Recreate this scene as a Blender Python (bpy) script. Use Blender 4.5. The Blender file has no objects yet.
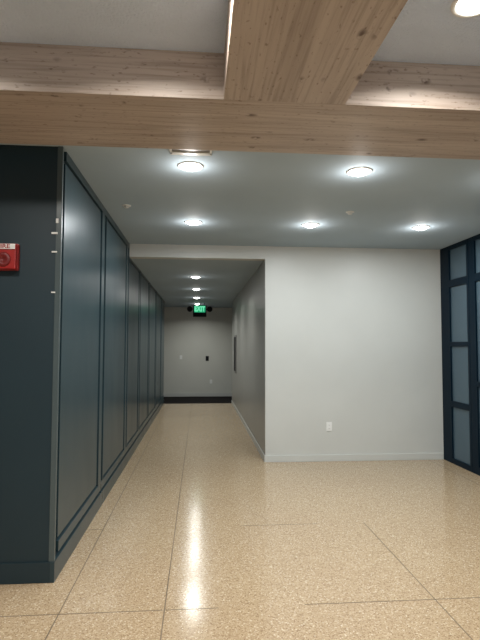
import bpy, bmesh, math, random
from mathutils import Vector, Matrix
random.seed(4)
S = bpy.context.scene
C = S.collection

# ---------------------------------------------------------------- camera
YAW, PITCH, ROLL, FPX, EYE = 0.0811, 0.0522, 0.0027, 496.81, 1.5
F = Vector((math.sin(YAW)*math.cos(PITCH), math.cos(YAW)*math.cos(PITCH), math.sin(PITCH)))
R = Vector((math.cos(YAW), -math.sin(YAW), 0)); U = R.cross(F)
R2 = math.cos(ROLL)*R + math.sin(ROLL)*U
U2 = -math.sin(ROLL)*R + math.cos(ROLL)*U
cam = bpy.data.objects.new('camera', bpy.data.cameras.new('camera')); C.objects.link(cam)
M = Matrix.Identity(4)
for i in range(3):
    M[i][0], M[i][1], M[i][2] = R2[i], U2[i], -F[i]
M.translation = (0, 0, EYE)
cam.matrix_world = M
cam.data.sensor_fit = 'AUTO'; cam.data.sensor_width = 36.0
cam.data.lens = FPX/640*36.0; cam.data.clip_start = 0.05
S.camera = cam

# ---------------------------------------------------------------- world, exposure, added fill lamps
w = bpy.data.worlds.new('world'); S.world = w; w.use_nodes = True
w.node_tree.nodes['Background'].inputs[0].default_value = (0.70, 0.82, 1.0, 1)
w.node_tree.nodes['Background'].inputs[1].default_value = 0.35
S.view_settings.view_transform = 'Standard'; S.view_settings.look = 'None'
S.view_settings.gamma = 1.0; S.view_settings.use_curve_mapping = False
S.view_settings.exposure = 0.07

def area(name, loc, rot, sx, sy, power, col, parent=None, shape='RECTANGLE', spread=180):
    L = bpy.data.lights.new(name, 'AREA'); L.shape = shape; L.size = sx
    if shape == 'RECTANGLE': L.size_y = sy
    L.energy = power; L.color = col; L.spread = math.radians(spread)
    o = bpy.data.objects.new(name, L); C.objects.link(o)
    o.location = loc; o.rotation_euler = rot; o.parent = parent
    return o
P_MAIN, P_COFFER, P_HALL = 17, 18.5, 15
WARM = (0.91, 0.97, 1.0)
SOFTWARM = (1.0, 0.96, 0.90)
NEUT = (0.97, 1.0, 0.97)
# added lamps acting as daylight: unseen back opening, and inside the closed glazed room
area('daylight_fill', (1.0, -4.3, 1.4), (math.radians(90), 0, 0), 6.5, 2.2, 16, (0.86, 0.94, 1.0))
area('daylight_fill', (6.4, 3.0, 1.6), (0, math.radians(90), 0), 2.0, 5.0, 30, (0.66, 0.82, 1.0))

# ---------------------------------------------------------------- measured planes (metres)
XL, YC, YW, YE, YF = -0.91, 3.32, 6.466, 13.077, 14.873
XR, ZC, ZH, XG = 0.86, 2.818, 2.648, 3.278
ZB, YN, YB, ZT = 2.745, 2.451, 3.115, 2.987

# ---------------------------------------------------------------- materials
def nodes(name):
    m = bpy.data.materials.new(name); m.use_nodes = True
    nt = m.node_tree
    return m, nt, nt.nodes['Principled BSDF']
def N(nt, t, **kw):
    n = nt.nodes.new(t)
    for k, v in kw.items():
        if hasattr(n, k): setattr(n, k, v)
        else: n.inputs[k.replace('_', ' ')].default_value = v
    return n
def coords(nt, scale=(1, 1, 1)):
    g = N(nt, 'ShaderNodeNewGeometry'); mp = N(nt, 'ShaderNodeMapping')
    mp.inputs['Scale'].default_value = scale
    nt.links.new(g.outputs['Position'], mp.inputs['Vector'])
    return mp.outputs['Vector']
def ramp(nt, fac, stops, interp='LINEAR'):
    r = N(nt, 'ShaderNodeValToRGB'); r.color_ramp.interpolation = interp
    els = r.color_ramp.elements
    while len(els) < len(stops): els.new(0.5)
    for e, (p, c) in zip(els, stops):
        e.position = p; e.color = (*c, 1) if len(c) == 3 else c
    nt.links.new(fac, r.inputs['Fac']); return r.outputs['Color']
def mix(nt, f, a, b, mode='MIX'):
    m = N(nt, 'ShaderNodeMix', data_type='RGBA', blend_type=mode)
    for sock, v in ((m.inputs[0], f), (m.inputs[6], a), (m.inputs[7], b)):
        if isinstance(v, (int, float)): sock.default_value = v
        elif isinstance(v, tuple): sock.default_value = (*v, 1)
        else: nt.links.new(v, sock)
    return m.outputs[2]

def painted(name, col, rough=0.5, var=0.04, bump=0.0, bscale=150, spec=0.5, rvar=0.0):
    m, nt, b = nodes(name)
    v = coords(nt)
    n = N(nt, 'ShaderNodeTexNoise', Scale=1.7, Detail=4.0); nt.links.new(v, n.inputs['Vector'])
    lo = tuple(c*(1-var) for c in col); hi = tuple(min(1, c*(1+var)) for c in col)
    nt.links.new(ramp(nt, n.outputs['Fac'], [(0.3, lo), (0.7, hi)]), b.inputs['Base Color'])
    b.inputs['Roughness'].default_value = rough
    b.inputs['Specular IOR Level'].default_value = spec
    if rvar:
        n3 = N(nt, 'ShaderNodeTexNoise', Scale=3.0, Detail=3.0); nt.links.new(coords(nt, (1, 1, .35)), n3.inputs['Vector'])
        mr = N(nt, 'ShaderNodeMapRange'); mr.inputs['To Min'].default_value = rough-rvar; mr.inputs['To Max'].default_value = rough+rvar
        nt.links.new(n3.outputs['Fac'], mr.inputs['Value']); nt.links.new(mr.outputs['Result'], b.inputs['Roughness'])
    if bump:
        n2 = N(nt, 'ShaderNodeTexNoise', Scale=bscale, Detail=3.0); nt.links.new(v, n2.inputs['Vector'])
        bp = N(nt, 'ShaderNodeBump', Strength=bump, Distance=0.01)
        nt.links.new(n2.outputs['Fac'], bp.inputs['Height']); nt.links.new(bp.outputs['Normal'], b.inputs['Normal'])
    return m

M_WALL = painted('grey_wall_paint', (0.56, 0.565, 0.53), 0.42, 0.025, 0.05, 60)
M_HALLDIM = painted('grey_hall_dimmed', (0.34, 0.335, 0.31), 0.36, 0.03, 0.05, 60)  # wall grey darkened, the corridor's dimmer light put into the colour
M_FARLIT = painted('grey_hall_end_lit', (0.56, 0.555, 0.50), 0.4, 0.03, 0.05, 60)  # hall grey lightened so the end wall looks better lit
M_CEIL = painted('grey_ceiling_paint', (0.39, 0.475, 0.54), 0.75, 0.03, spec=0.2)
M_COFFER = painted('textured_coffer_ceiling', (0.60, 0.69, 0.84), 0.9, 0.08, 1.0, 75)
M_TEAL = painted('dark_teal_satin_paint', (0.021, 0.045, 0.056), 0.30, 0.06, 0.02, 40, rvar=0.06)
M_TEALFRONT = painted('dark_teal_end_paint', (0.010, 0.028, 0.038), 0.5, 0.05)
M_GUARD = painted('corner_guard_paint', (0.07, 0.095, 0.10), 0.3, 0.05)
M_FRAME = painted('blue_black_frame_paint', (0.002, 0.010, 0.019), 0.5, 0.05, spec=0.1)
M_WHITE = painted('white_plastic', (0.80, 0.80, 0.77), 0.35, 0.01)
M_TRIMW = painted('white_trim_metal', (0.75, 0.75, 0.72), 0.4, 0.01)
M_BLACKPL = painted('black_plastic', (0.010, 0.010, 0.011), 0.7, 0.02, spec=0.15)
M_SLOT = painted('slot_dark', (0.05, 0.05, 0.05), 0.5, 0.02)
M_RED = painted('red_alarm_plastic', (0.34, 0.018, 0.016), 0.35, 0.03)
M_REDDK = painted('red_horn_grille', (0.15, 0.006, 0.006), 0.45, 0.03)
M_CARPET = painted('black_carpet', (0.012, 0.010, 0.010), 0.95, 0.1, 0.3, 300, spec=0.1)
M_JOINT = painted('dark_floor_joint', (0.17, 0.13, 0.09), 0.9, 0.2, spec=0.05)
M_STEEL = painted('grey_metal', (0.22, 0.21, 0.2), 0.35, 0.03)

def wood(name, along):                         # whitewashed knotty oak, grain along one world axis
    m, nt, b = nodes(name)
    sc = {'x': (0.55, 7, 7), 'y': (7, 0.55, 7)}[along]
    v = coords(nt, sc)
    n = N(nt, 'ShaderNodeTexNoise', Scale=1.0, Detail=6.0, Roughness=0.6, Distortion=0.5); nt.links.new(v, n.inputs['Vector'])
    base = ramp(nt, n.outputs['Fac'], [(0.28, (0.36, 0.285, 0.235)), (0.50, (0.47, 0.385, 0.325)), (0.75, (0.56, 0.475, 0.41))])
    sc2 = {'x': (2.2, 60, 60), 'y': (60, 2.2, 60)}[along]
    n2 = N(nt, 'ShaderNodeTexNoise', Scale=1.0, Detail=3.0); nt.links.new(coords(nt, sc2), n2.inputs['Vector'])
    g = ramp(nt, n2.outputs['Fac'], [(0.34, (0.72, 0.69, 0.66)), (0.52, (1, 1, 1))])
    c = mix(nt, 0.8, base, g, 'MULTIPLY')
    sc3 = {'x': (4.6, 9, 9), 'y': (9, 4.6, 9)}[along]
    vo = N(nt, 'ShaderNodeTexVoronoi', Scale=1.0); nt.links.new(coords(nt, sc3), vo.inputs['Vector'])
    k = ramp(nt, vo.outputs['Distance'], [(0.06, (1, 1, 1)), (0.20, (0, 0, 0))])
    n4 = N(nt, 'ShaderNodeTexNoise', Scale=22.0, Detail=2.0); nt.links.new(coords(nt), n4.inputs['Vector'])
    k2 = ramp(nt, n4.outputs['Fac'], [(0.44, (0, 0, 0)), (0.54, (1, 1, 1))])
    kk = mix(nt, 1.0, k, k2, 'MULTIPLY')
    sep = N(nt, 'ShaderNodeRGBToBW'); nt.links.new(kk, sep.inputs[0])
    c = mix(nt, sep.outputs[0], c, (0.12, 0.075, 0.055))
    sc5 = {'x': (28, 70, 70), 'y': (70, 28, 70)}[along]
    n5 = N(nt, 'ShaderNodeTexNoise', Scale=1.0, Detail=2.0); nt.links.new(coords(nt, sc5), n5.inputs['Vector'])
    c = mix(nt, 1.0, c, ramp(nt, n5.outputs['Fac'], [(0.63, (1, 1, 1)), (0.76, (0.55, 0.49, 0.45))]), 'MULTIPLY')
    nt.links.new(c, b.inputs['Base Color']); b.inputs['Roughness'].default_value = 0.5
    bp = N(nt, 'ShaderNodeBump', Strength=0.15, Distance=0.004)
    nt.links.new(n2.outputs['Fac'], bp.inputs['Height']); nt.links.new(bp.outputs['Normal'], b.inputs['Normal'])
    return m
M_WOODX, M_WOODY = wood('oak_grain_across', 'x'), wood('oak_grain_lengthwise', 'y')

def terrazzo():
    m, nt, b = nodes('beige_terrazzo')
    v = coords(nt)
    vo = N(nt, 'ShaderNodeTexVoronoi', Scale=150.0); nt.links.new(v, vo.inputs['Vector'])
    sep = N(nt, 'ShaderNodeSeparateColor'); nt.links.new(vo.outputs['Color'], sep.inputs[0])
    chips = ramp(nt, sep.outputs[0], [(0.0, (0.28, 0.19, 0.11)), (0.07, (0.36, 0.26, 0.16)), (0.3, (0.42, 0.315, 0.20)),
                                      (0.7, (0.455, 0.345, 0.22)), (0.88, (0.53, 0.42, 0.285)), (0.96, (0.62, 0.53, 0.40))], 'CONSTANT')
    vo2 = N(nt, 'ShaderNodeTexVoronoi', Scale=260.0); nt.links.new(v, vo2.inputs['Vector'])
    sep2 = N(nt, 'ShaderNodeSeparateColor'); nt.links.new(vo2.outputs['Color'], sep2.inputs[0])
    fine = ramp(nt, sep2.outputs[1], [(0.0, (0.72, 0.68, 0.62)), (0.25, (1, 1, 1)), (0.85, (1.0, 1.0, 1.0)), (1.0, (1, 1, 1))])
    c = mix(nt, 0.7, chips, fine, 'MULTIPLY')
    n = N(nt, 'ShaderNodeTexNoise', Scale=0.9, Detail=3.0); nt.links.new(v, n.inputs['Vector'])
    c = mix(nt, 1.0, c, ramp(nt, n.outputs['Fac'], [(0.3, (0.95, 0.93, 0.91)), (0.7, (1, 1, 0.98))]), 'MULTIPLY')
    nt.links.new(c, b.inputs['Base Color'])
    n3 = N(nt, 'ShaderNodeTexNoise', Scale=6.0, Detail=4.0); nt.links.new(v, n3.inputs['Vector'])
    mr = N(nt, 'ShaderNodeMapRange'); mr.inputs['To Min'].default_value = 0.12; mr.inputs['To Max'].default_value = 0.20
    nt.links.new(n3.outputs['Fac'], mr.inputs['Value']); nt.links.new(mr.outputs['Result'], b.inputs['Roughness'])
    bp = N(nt, 'ShaderNodeBump', Strength=0.03, Distance=0.002)
    nt.links.new(sep.outputs[1], bp.inputs['Height']); nt.links.new(bp.outputs['Normal'], b.inputs['Normal'])
    b.inputs['Specular IOR Level'].default_value = 0.5
    return m
M_FLOOR = terrazzo()

def emissive(name, col, strength):
    m, nt, b = nodes(name)
    b.inputs['Base Color'].default_value = (*[min(1, c) for c in col], 1)
    b.inputs['Emission Color'].default_value = (*col, 1); b.inputs['Emission Strength'].default_value = strength
    return m
M_LENS = emissive('lit_downlight_lens', (1.0, 0.98, 0.92), 14)
M_HLENS = emissive('lit_hall_lens', (1.0, 1.0, 0.94), 9)
M_GREEN = emissive('lit_green_exit_face', (0.02, 0.42, 0.20), 0.65)
M_GREENLT = emissive('lit_green_exit_letters', (0.22, 0.95, 0.55), 0.75)

def glass():                                   # blue-grey privacy glass, faintly see-through
    m, nt, b = nodes('blue_grey_glass'); out = nt.nodes['Material Output']
    b.inputs['Base Color'].default_value = (0.085, 0.135, 0.17, 1); b.inputs['Roughness'].default_value = 0.22
    tr = N(nt, 'ShaderNodeBsdfTransparent'); tr.inputs[0].default_value = (0.45, 0.55, 0.62, 1)
    mx = N(nt, 'ShaderNodeMixShader'); mx.inputs[0].default_value = 0.75
    nt.links.new(tr.outputs[0], mx.inputs[1]); nt.links.new(b.outputs[0], mx.inputs[2])
    nt.links.new(mx.outputs[0], out.inputs['Surface'])
    return m
M_GLASS = glass()

# ---------------------------------------------------------------- mesh helpers
def new_bm(): return bmesh.new()
def box(bm, x0, x1, y0, y1, z0, z1):
    v = [bm.verts.new((x, y, z)) for x in (x0, x1) for y in (y0, y1) for z in (z0, z1)]
    for f in ((0, 1, 3, 2), (4, 6, 7, 5), (0, 4, 5, 1), (2, 3, 7, 6), (0, 2, 6, 4), (1, 5, 7, 3)):
        bm.faces.new([v[i] for i in f])
def lathe(bm, prof, n=40, axis='z', c=(0, 0, 0)):    # profile of (radius, height); closed ends when radius is 0
    rings = []
    for r, h in prof:
        if r == 0:
            rings.append([bm.verts.new(pt(0, 0, h, axis, c))])
        else:
            rings.append([bm.verts.new(pt(r*math.cos(2*math.pi*i/n), r*math.sin(2*math.pi*i/n), h, axis, c)) for i in range(n)])
    for a, b in zip(rings, rings[1:]):
        for i in range(n):
            j = (i+1) % n
            if len(a) == 1 and len(b) == 1: continue
            if len(a) == 1: bm.faces.new((a[0], b[i], b[j]))
            elif len(b) == 1: bm.faces.new((a[i], a[j], b[0]))
            else: bm.faces.new((a[i], a[j], b[j], b[i]))
def pt(a, b, h, axis, c):
    p = {'z': (a, b, h), 'y': (a, h, b), 'x': (h, a, b)}[axis]
    return (p[0]+c[0], p[1]+c[1], p[2]+c[2])
def obj(name, bm, mat, parent=None, bevel=0.0, smooth=False, seg=2):
    bmesh.ops.recalc_face_normals(bm, faces=bm.faces)
    if bevel: bmesh.ops.bevel(bm, geom=list(bm.edges), offset=bevel, segments=seg, profile=0.7, affect='EDGES')
    me = bpy.data.meshes.new(name); bm.to_mesh(me); bm.free()
    if smooth:
        for p in me.polygons: p.use_smooth = True
    me.materials.append(mat)
    o = bpy.data.objects.new(name, me); C.objects.link(o); o.parent = parent
    return o
def one(name, args, mat, parent=None, bevel=0.0):
    bm = new_bm(); box(bm, *args); return obj(name, bm, mat, parent, bevel)
def struct(o): o['kind'] = 'structure'; return o
def thing(name, label, cat, loc=(0, 0, 0), group=None, rot=(0, 0, 0)):
    o = bpy.data.objects.new(name, None); C.objects.link(o); o.location = loc; o.rotation_euler = rot
    o.empty_display_size = 0.1
    return tag(o, label, cat, group)
def tag(o, label, cat, group=None):
    o['label'] = label; o['category'] = cat
    if group: o['group'] = group
    return o
def text_mesh(name, txt, size, depth, mat, parent, loc, rot, sx=1.0, bold=0.0):
    cu = bpy.data.curves.new(name, 'FONT'); cu.body = txt; cu.size = size; cu.extrude = depth; cu.offset = bold
    cu.align_x = 'CENTER'; cu.align_y = 'CENTER'
    t = bpy.data.objects.new(name, cu); C.objects.link(t)
    bpy.context.view_layer.update()
    me = bpy.data.meshes.new_from_object(t.evaluated_get(bpy.context.evaluated_depsgraph_get()))
    bpy.data.objects.remove(t)
    me.materials.clear(); me.materials.append(mat)
    o = bpy.data.objects.new(name, me); C.objects.link(o); o.parent = parent
    o.location = loc; o.rotation_euler = rot; o.scale = (sx, 1, 1)
    return o

# ---------------------------------------------------------------- floor
floor = struct(one('floor', (-5, 7, -4.4, YE, -0.12, 0), M_FLOOR))
bm = new_bm(); J = 0.0035; e = 0.0004
for x, y0, y1 in ((-0.775, -4, YE), (-0.188, -4, YE), (1.405, -4, 4.22), (3.04, -4, YW)):
    box(bm, x-J, x+J, y0, y1, -0.01, e)
for y, x0, x1 in ((2.93, -5, -0.195), (2.93, -0.18, 0.12), (2.93, 0.62, 7), (4.22, XL+0.02, -0.78), (4.22, 0.35, 1.0)):
    box(bm, x0, x1, y-J, y+J, -0.01, e)
obj('joint_line', bm, M_JOINT, floor)
struct(one('floor', (-4, 4, YE, YF+0.2, -0.12, 0), M_CARPET))

# ---------------------------------------------------------------- grey walls
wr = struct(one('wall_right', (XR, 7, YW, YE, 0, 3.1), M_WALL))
one('hall_side', (XR-0.004, XR, YW+0.004, YE, 0, ZH), M_HALLDIM, wr)
wf = struct(one('wall_far', (-4, 4, YF, YF+0.2, 0, 3.1), M_FARLIT))
struct(one('wall_hall_left_end', (-4.2, -4, YE, YF+0.2, 0, 3.1), M_HALLDIM))
struct(one('wall_hall_right_end', (4, 4.2, YE, YF+0.2, 0, 3.1), M_HALLDIM))
struct(one('wall_outer_left', (-5.2, -5, -4.4, YC, 0, 3.1), M_WALL))
struct(one('wall_outer_right', (7, 7.2, -4.4, YE, 0, 3.1), M_WALL))
bm = new_bm()
box(bm, -5, 7, -4.6, -4.4, 2.5, 3.1)
box(bm, -5, -2.4, -4.6, -4.4, 0, 2.5); box(bm, 4.4, 7, -4.6, -4.4, 0, 2.5)
struct(obj('wall_back', bm, M_WALL))
struct(one('wall_soffit', (XL, XR, YW, YW+0.14, ZH, ZC), M_WALL))

def board(name, args):
    return struct(one(name, args, M_BASE, None, 0.004))
M_BASE = painted('pale_grey_baseboard', (0.56, 0.565, 0.53), 0.35, 0.02)
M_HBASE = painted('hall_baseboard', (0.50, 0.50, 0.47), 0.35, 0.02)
board('baseboard_right', (XR-0.012, XG-0.03, YW-0.014, YW, 0, 0.085))
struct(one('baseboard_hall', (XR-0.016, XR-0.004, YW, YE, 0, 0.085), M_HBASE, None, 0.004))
struct(one('baseboard_far', (-4, 4, YF-0.014, YF, 0, 0.10), M_HBASE, None, 0.004))

# ---------------------------------------------------------------- ceilings
struct(one('ceiling', (-5, 7, YB, YW, ZC, 3.1), M_CEIL))
struct(one('ceiling', (XL, XR, YW+0.14, YE, ZH, ZC), M_CEIL))
struct(one('ceiling', (-4, 4, YE, YF, ZH, ZC), M_CEIL))
struct(one('ceiling', (-5, 7, -4.4, YB, ZT, 3.1), M_COFFER))

# ---------------------------------------------------------------- oak beams
b = one('ceiling_beam', (-5, XG-0.03, YN, YB, ZB, ZT), M_WOODX, None, 0.003)
tag(b, 'broad knotty oak beam running left to right across the ceiling', 'beam')
b = one('ceiling_beam', (0.114, 0.740, -4.4, YN, ZB, ZT), M_WOODY, None, 0.003)
tag(b, 'knotty oak beam coming towards the viewer, joining the cross beam overhead', 'beam')
for x in (-2.6, 2.62):
    b = one('ceiling_beam', (x, x+0.626, -4.4, YN, ZB, ZT), M_WOODY, None, 0.003)
    tag(b, 'oak beam beside the visible lengthwise beam, to its ' + ('left' if x < 0 else 'right'), 'beam')

# ---------------------------------------------------------------- panelled teal wall on the left
D = 0.024
wl = struct(one('wall_left', (-5, XL-D, YC+0.02, YE, 0, 3.1), M_TEAL))
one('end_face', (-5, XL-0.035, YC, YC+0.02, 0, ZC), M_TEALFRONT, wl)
one('corner_guard', (XL-0.035, XL, YC-0.006, YC+0.018, 0.128, ZC), M_GUARD, wl, 0.003)
stiles = [(4.673, 4.882), (6.253, 6.44), (7.58, 7.76), (9.00, 9.18), (10.42, 10.60), (11.86, 12.04)]
Z0, Z1 = 0.245, 2.735
one('top_rail', (XL-D, XL, YC+0.085, YE, Z1+0.02, ZC if False else ZC), M_TEAL, wl, 0.002)
one('bottom_rail', (XL-D, XL, YC+0.085, YE, 0.155, Z0-0.02), M_TEAL, wl, 0.002)
one('plinth', (XL-D, XL+0.003, YC-0.010, YE, 0, 0.128), M_TEAL, wl, 0.002)
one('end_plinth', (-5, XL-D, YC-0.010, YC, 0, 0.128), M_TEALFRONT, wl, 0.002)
prev = YC+0.085
for a, bb in stiles + [(YE-0.02, YE)]:
    zt = Z1 if a < 6.3 else 2.60
    g = 0.038
    one('panel', (XL-D, XL-0.007, prev+(g if prev > 3.5 else 0.0), a-g, Z0, zt), M_TEAL, wl, 0.003)
    if a < 13:
        one('stile', (XL-D, XL, a, bb-0.080, Z0-0.02, Z1+0.02), M_TEAL, wl, 0.002)
        one('edge_moulding', (XL-D, XL+0.001, bb-0.008, bb+0.014, Z0-0.02, zt+0.01), M_TEAL, wl, 0.002)
    if a > 6.3: one('hall_rail', (XL-D, XL, prev, a, 2.60+0.02, Z1+0.02), M_TEAL, wl, 0.002)
    prev = bb
# small pale flecks on the corner guard
for x, z, wd, h in ((-0.972, 2.236, 0.040, 0.013), (-0.968, 2.112, 0.034, 0.010), (-0.966, 1.846, 0.026, 0.009), (-0.945, 2.318, 0.016, 0.03)):
    s = one('pale_fleck', (x, x+wd, YC-0.011, YC-0.0055, z-h/2, z+h/2), M_WHITE, wl, 0.002)
    s['label'] = 'small pale fleck on the corner edge'

# ---------------------------------------------------------------- glazed partition on the right
def glazed_bay(root, y0, y1, zs, fr_l, fr_r, zb, zt, x=XG, th=0.05):
    one('frame_stile', (x-th/2, x+th/2, y1-fr_r, y1, 0, zt), M_FRAME, root, 0.003)
    one('frame_stile', (x-th/2, x+th/2, y0, y0+fr_l, 0, zt), M_FRAME, root, 0.003)
    one('bottom_rail', (x-th/2, x+th/2, y0+fr_l, y1-fr_r, 0, zb), M_FRAME, root, 0.003)
    one('top_rail', (x-th/2, x+th/2, y0+fr_l, y1-fr_r, zt-0.055, zt), M_FRAME, root, 0.003)
    for z, h in zs:
        one('glazing_bar', (x-th/2, x+th/2, y0+fr_l, y1-fr_r, z-h/2, z+h/2), M_FRAME, root, 0.003)
    cuts = [zb] + [z for z, h in zs] + [zt-0.055]
    half = [0] + [h/2 for z, h in zs] + [0]
    for i in range(len(cuts)-1):
        one('glass_pane', (x-0.004, x+0.004, y0+fr_l, y1-fr_r, cuts[i]+half[i], cuts[i+1]-half[i+1]), M_GLASS, root)
def sroot(name):
    o = bpy.data.objects.new(name, None); C.objects.link(o); o['kind'] = 'structure'; return o
wz = [(0.76, 0.075), (1.53, 0.06), (2.32, 0.095)]
w1 = sroot('window_1')
glazed_bay(w1, 5.76, YW-0.004, wz, 0.05, 0.23, 0.065, ZC)
d1 = sroot('door_1')
glazed_bay(d1, 4.76, 5.755, [(1.06, 0.06), (2.32, 0.095)], 0.10, 0.13, 0.09, ZC)
bm = new_bm(); lathe(bm, [(0, 0.7), (0.012, 0.7), (0.012, 1.5), (0, 1.5)], 16, 'z', (XG-0.07, 4.81, 0))
box(bm, XG-0.07, XG-0.024, 4.802, 4.818, 0.78, 0.80); box(bm, XG-0.07, XG-0.024, 4.802, 4.818, 1.40, 1.42)
h = obj('door_handle', bm, M_STEEL, d1)
w2 = sroot('window_2')
glazed_bay(w2, 3.70, 4.755, wz, 0.085, 0.085, 0.065, ZC)
for i, (a, c_) in enumerate(((1.9, 3.695), (0.1, 1.895), (-2.0, 0.095), (-4.4, -2.005))):
    q = sroot('window_%d' % (i+3)); glazed_bay(q, a, c_, wz, 0.085, 0.085, 0.065, ZC if a > 3.08 else ZB-0.0)
struct(one('trim_1', (XG-0.025, XG+0.025, -4.4, YB, ZB, ZT), M_FRAME))

# ---------------------------------------------------------------- downlights
def downlight(name, lens, power, spread, side=0, r=0.075, col=None):
    t = thing(name, 'x', 'ceiling light')
    bm = new_bm(); lathe(bm, [(r+0.022, 0.0), (r+0.022, -0.004), (r+0.016, -0.008), (r+0.002, -0.008), (r-0.004, 0.0)], 40)
    obj('trim_ring', bm, M_TRIMW, t, 0, True)
    bm = new_bm(); lathe(bm, [(0, -0.030), (r*0.35, -0.028), (r*0.65, -0.022), (r*0.88, -0.013), (r, -0.003), (r, 0.0)], 40)
    obj('lens', bm, lens, t, 0, True)
    area('lamp', (0, 0, -0.034), (0, 0, 0), r*1.9, 0, power, col or (WARM if lens is M_LENS else NEUT), t, 'DISK', spread)
    if side:                                   # light leaving the bulging lens sideways
        L = bpy.data.lights.new('lens_glow', 'POINT'); L.energy = side; L.color = (1.0, 0.95, 0.90); L.shadow_soft_size = 0.045
        g = bpy.data.objects.new('lens_glow', L); C.objects.link(g); g.location = (0, 0, -0.10); g.parent = t
    return t
def copy_tree(o):
    c = o.copy(); C.objects.link(c)
    for ch in list(o.children):
        d = ch.copy(); C.objects.link(d); d.parent = c
    return c
def row(first, items, group):
    for i, (loc, lab) in enumerate(items):
        o = first if i == 0 else copy_tree(first)
        o.location = loc; o['label'] = lab; o['group'] = group
d0 = downlight('recessed_downlight', M_LENS, P_MAIN, 180, 2.8)
row(d0, [((-0.074, 3.60, ZC), 'large lit round downlight nearest the oak beam, left of centre'),
         ((1.193, 3.60, ZC), 'large lit round downlight near the oak beam, right of centre'),
         ((2.46, 3.60, ZC), 'lit downlight in front of the dark glazed partition, by the oak beam'),
         ((-0.074, 5.26, ZC), 'lit round downlight in front of the corridor opening'),
         ((1.193, 5.26, ZC), 'lit downlight close to the plain grey wall, near its middle'),
         ((2.435, 5.26, ZC), 'lit downlight by the corner of grey wall and dark glazed partition')],
    'downlights in the smooth grey ceiling')
c0 = downlight('recessed_downlight', M_LENS, P_COFFER, 156, 0, 0.075, SOFTWARM)
row(c0, [((1.177, 1.984, ZT), 'lit downlight in the rough ceiling right of the lengthwise oak beam'),
         ((-0.20, 1.88, ZT), 'lit downlight in the rough ceiling left of the lengthwise oak beam'),
         ((-1.30, 1.88, ZT), 'lit downlight in rough ceiling in front of the alarm wall'),
         ((-3.9, 1.88, ZT), 'lit downlight in rough ceiling, far left bay'),
         ((2.25, 1.984, ZT), 'lit downlight in rough ceiling beside the glazed partition'),
         ((-1.0, -0.2, ZT), 'lit downlight in rough ceiling behind the viewer, left bay'),
         ((1.7, -0.2, ZT), 'lit downlight in rough ceiling behind the viewer, right bay'),
         ((-1.0, -2.6, ZT), 'lit downlight by the back wall, left bay'),
         ((1.7, -2.6, ZT), 'lit downlight by the back wall, right bay')],
    'downlights between the oak beams')
h0 = downlight('corridor_downlight', M_HLENS, P_HALL, 151, 0.8)
row(h0, [((-0.072, 8.25, ZH), 'lit corridor downlight nearest the opening, first of the row'),
         ((-0.072, 10.03, ZH), 'second lit corridor downlight from the opening'),
         ((-0.072, 11.81, ZH), 'third lit corridor downlight from the opening'),
         ((-0.072, 13.60, ZH), 'smallest lit corridor downlight, just above the green exit sign')],
    'corridor downlights')

# ---------------------------------------------------------------- exit sign
t = thing('exit_sign', 'small glowing green exit sign hung from the corridor ceiling at its far end', 'exit sign', (0.0, 13.3, 0))
for x in (-0.13, 0.13): one('stem', (x-0.008, x+0.008, -0.008, 0.008, 2.575, ZH), M_BLACKPL, t)
one('housing', (-0.178, 0.178, -0.03, 0.03, 2.275, 2.580), M_BLACKPL, t, 0.006)
face = one('lit_face', (-0.150, 0.150, -0.036, -0.029, 2.39, 2.570), M_GREEN, t, 0.002)
text_mesh('lettering', 'EXIT', 0.18, 0.001, M_GREENLT, face, (0, -0.038, 2.48), (math.radians(90), 0, 0), 0.76, 0.006)
for sx in (-1, 1):  # dark cup shape on each side of the sign
    bm = new_bm(); lathe(bm, [(0, 0.05), (0.045, 0.05), (0.075, -0.03), (0.070, -0.045), (0, -0.04)], 28, 'y', (sx*0.265, 0, 2.48))
    box(bm, min(sx*0.18, sx*0.24), max(sx*0.18, sx*0.24), -0.015, 0.015, 2.465, 2.495)
    obj('dark_side_cup', bm, M_BLACKPL, t)

# ---------------------------------------------------------------- fire alarm
t = thing('fire_alarm', 'red fire alarm horn strobe with white lettered strip on the teal end wall', 'fire alarm', (-1.250, YC, 2.07))
one('backbox', (-0.078, 0.078, -0.030, 0.0, -0.086, 0.086), M_RED, t, 0.006)
one('body', (-0.074, 0.074, -0.062, -0.030, -0.082, 0.082), M_RED, t, 0.008)
bm = new_bm(); lathe(bm, [(0, -0.064), (0.016, -0.064), (0.018, -0.068), (0.044, -0.068), (0.048, -0.062), (0, -0.060)], 36, 'y', (-0.004, 0, -0.022))
obj('horn_grille', bm, M_REDDK, t, 0, True)
st = one('strobe_strip', (-0.070, 0.070, -0.070, -0.061, 0.044, 0.078), M_WHITE, t, 0.003)
text_mesh('lettering', 'FIRE', 0.036, 0.0006, M_RED, st, (0, -0.0705, 0.061), (math.radians(90), 0, 0), 1.25, 0.0008)

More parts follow.
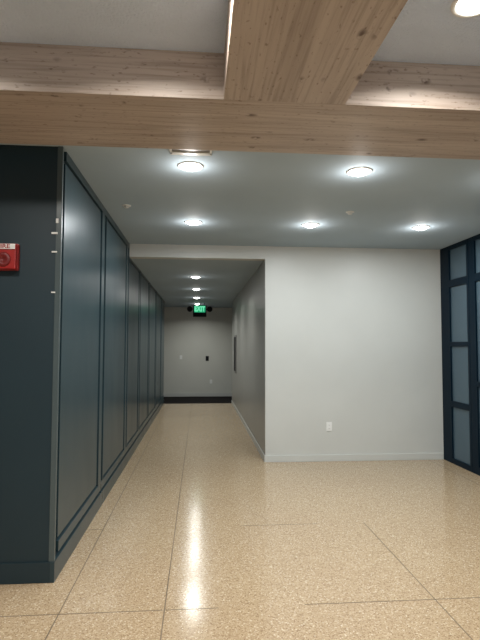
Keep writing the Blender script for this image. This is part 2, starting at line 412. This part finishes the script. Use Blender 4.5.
# ---------------------------------------------------------------- outlets, switch, plates
def outlet(name, loc, label, cat='outlet', switch=False, dark=False, s=1.0):
    t = thing(name, label, cat, loc)
    pm = M_BLACKPL if dark else M_WHITE
    one('cover_plate', (-0.037*s, 0.037*s, -0.007, 0.0, -0.058*s, 0.058*s), pm, t, 0.003)
    if switch:
        one('rocker', (-0.017*s, 0.017*s, -0.011, -0.006, -0.033*s, 0.033*s), pm, t, 0.002)
    else:
        for dz in (-0.021*s, 0.021*s):
            r = one('socket', (-0.016, 0.016, -0.010, -0.006, dz-0.014, dz+0.014), pm, t, 0.003)
            bm = new_bm()
            box(bm, -0.008, -0.006, -0.0106, -0.0098, dz-0.004, dz+0.006); box(bm, 0.006, 0.008, -0.0106, -0.0098, dz-0.004, dz+0.006)
            box(bm, -0.002, 0.002, -0.0106, -0.0098, dz-0.010, dz-0.006)
            obj('slots', bm, M_SLOT, r)
    return t
outlet('wall_outlet', (1.702, YW, 0.447), 'white double power outlet low on the plain grey wall')
outlet('light_switch', (-0.545, YF, 1.160), 'small white switch plate on the corridor end wall, left side', 'switch', True)
outlet('control_plate', (0.233, YF, 1.125), 'small dark control plate on the corridor end wall', 'switch plate', True, True, 1.25)
outlet('wall_outlet', (0.348, YF, 0.442), 'tiny white outlet low on the corridor end wall, right side')

# recessed dark fitting on the corridor's right wall, seen edge-on
t = thing('wall_fixture', 'tall narrow dark fitting on the corridor right wall near its far end', 'wall fixture', (XR-0.004, 11.78, 1.30))
one('frame', (-0.020, 0.0, -0.27, 0.27, -0.43, 0.45), M_STEEL, t, 0.004)
one('inset', (-0.024, -0.018, -0.23, 0.23, -0.39, 0.41), M_BLACKPL, t, 0.002)

# ---------------------------------------------------------------- ceiling bits
def cover(loc, label):
    t = thing('sprinkler', label, 'sprinkler', loc)
    bm = new_bm(); lathe(bm, [(0.042, 0), (0.042, -0.003), (0.036, -0.006), (0.0, -0.006)], 32); obj('escutcheon', bm, M_TRIMW, t, 0, True)
    bm = new_bm(); lathe(bm, [(0.010, -0.005), (0.010, -0.016), (0.022, -0.018), (0.022, -0.021), (0, -0.021)], 20); obj('sprinkler_head', bm, M_TRIMW, t, 0, True)
cover((1.466, 4.72, ZC), 'small pale sprinkler head among the downlights, right half of grey ceiling')
cover((-0.695, 4.688, ZC), 'small pale sprinkler head in grey ceiling beside the teal panelled wall')
t = thing('ceiling_vent', 'thin white square ceiling plate half hidden behind the oak beam', 'vent', (-0.067, 3.222, ZC))
bm = new_bm()
box(bm, -0.142, 0.142, 0.100, 0.142, -0.012, 0); box(bm, -0.142, 0.142, -0.13, -0.116, -0.012, 0)
box(bm, -0.142, -0.128, -0.116, 0.128, -0.012, 0); box(bm, 0.128, 0.142, -0.116, 0.128, -0.012, 0)
obj('frame', bm, M_TRIMW, t)
bm = new_bm()
for i in range(8): box(bm, -0.128, 0.128, -0.112+i*0.027, -0.092+i*0.027, -0.006, 0)
obj('louvres', bm, M_STEEL, t)
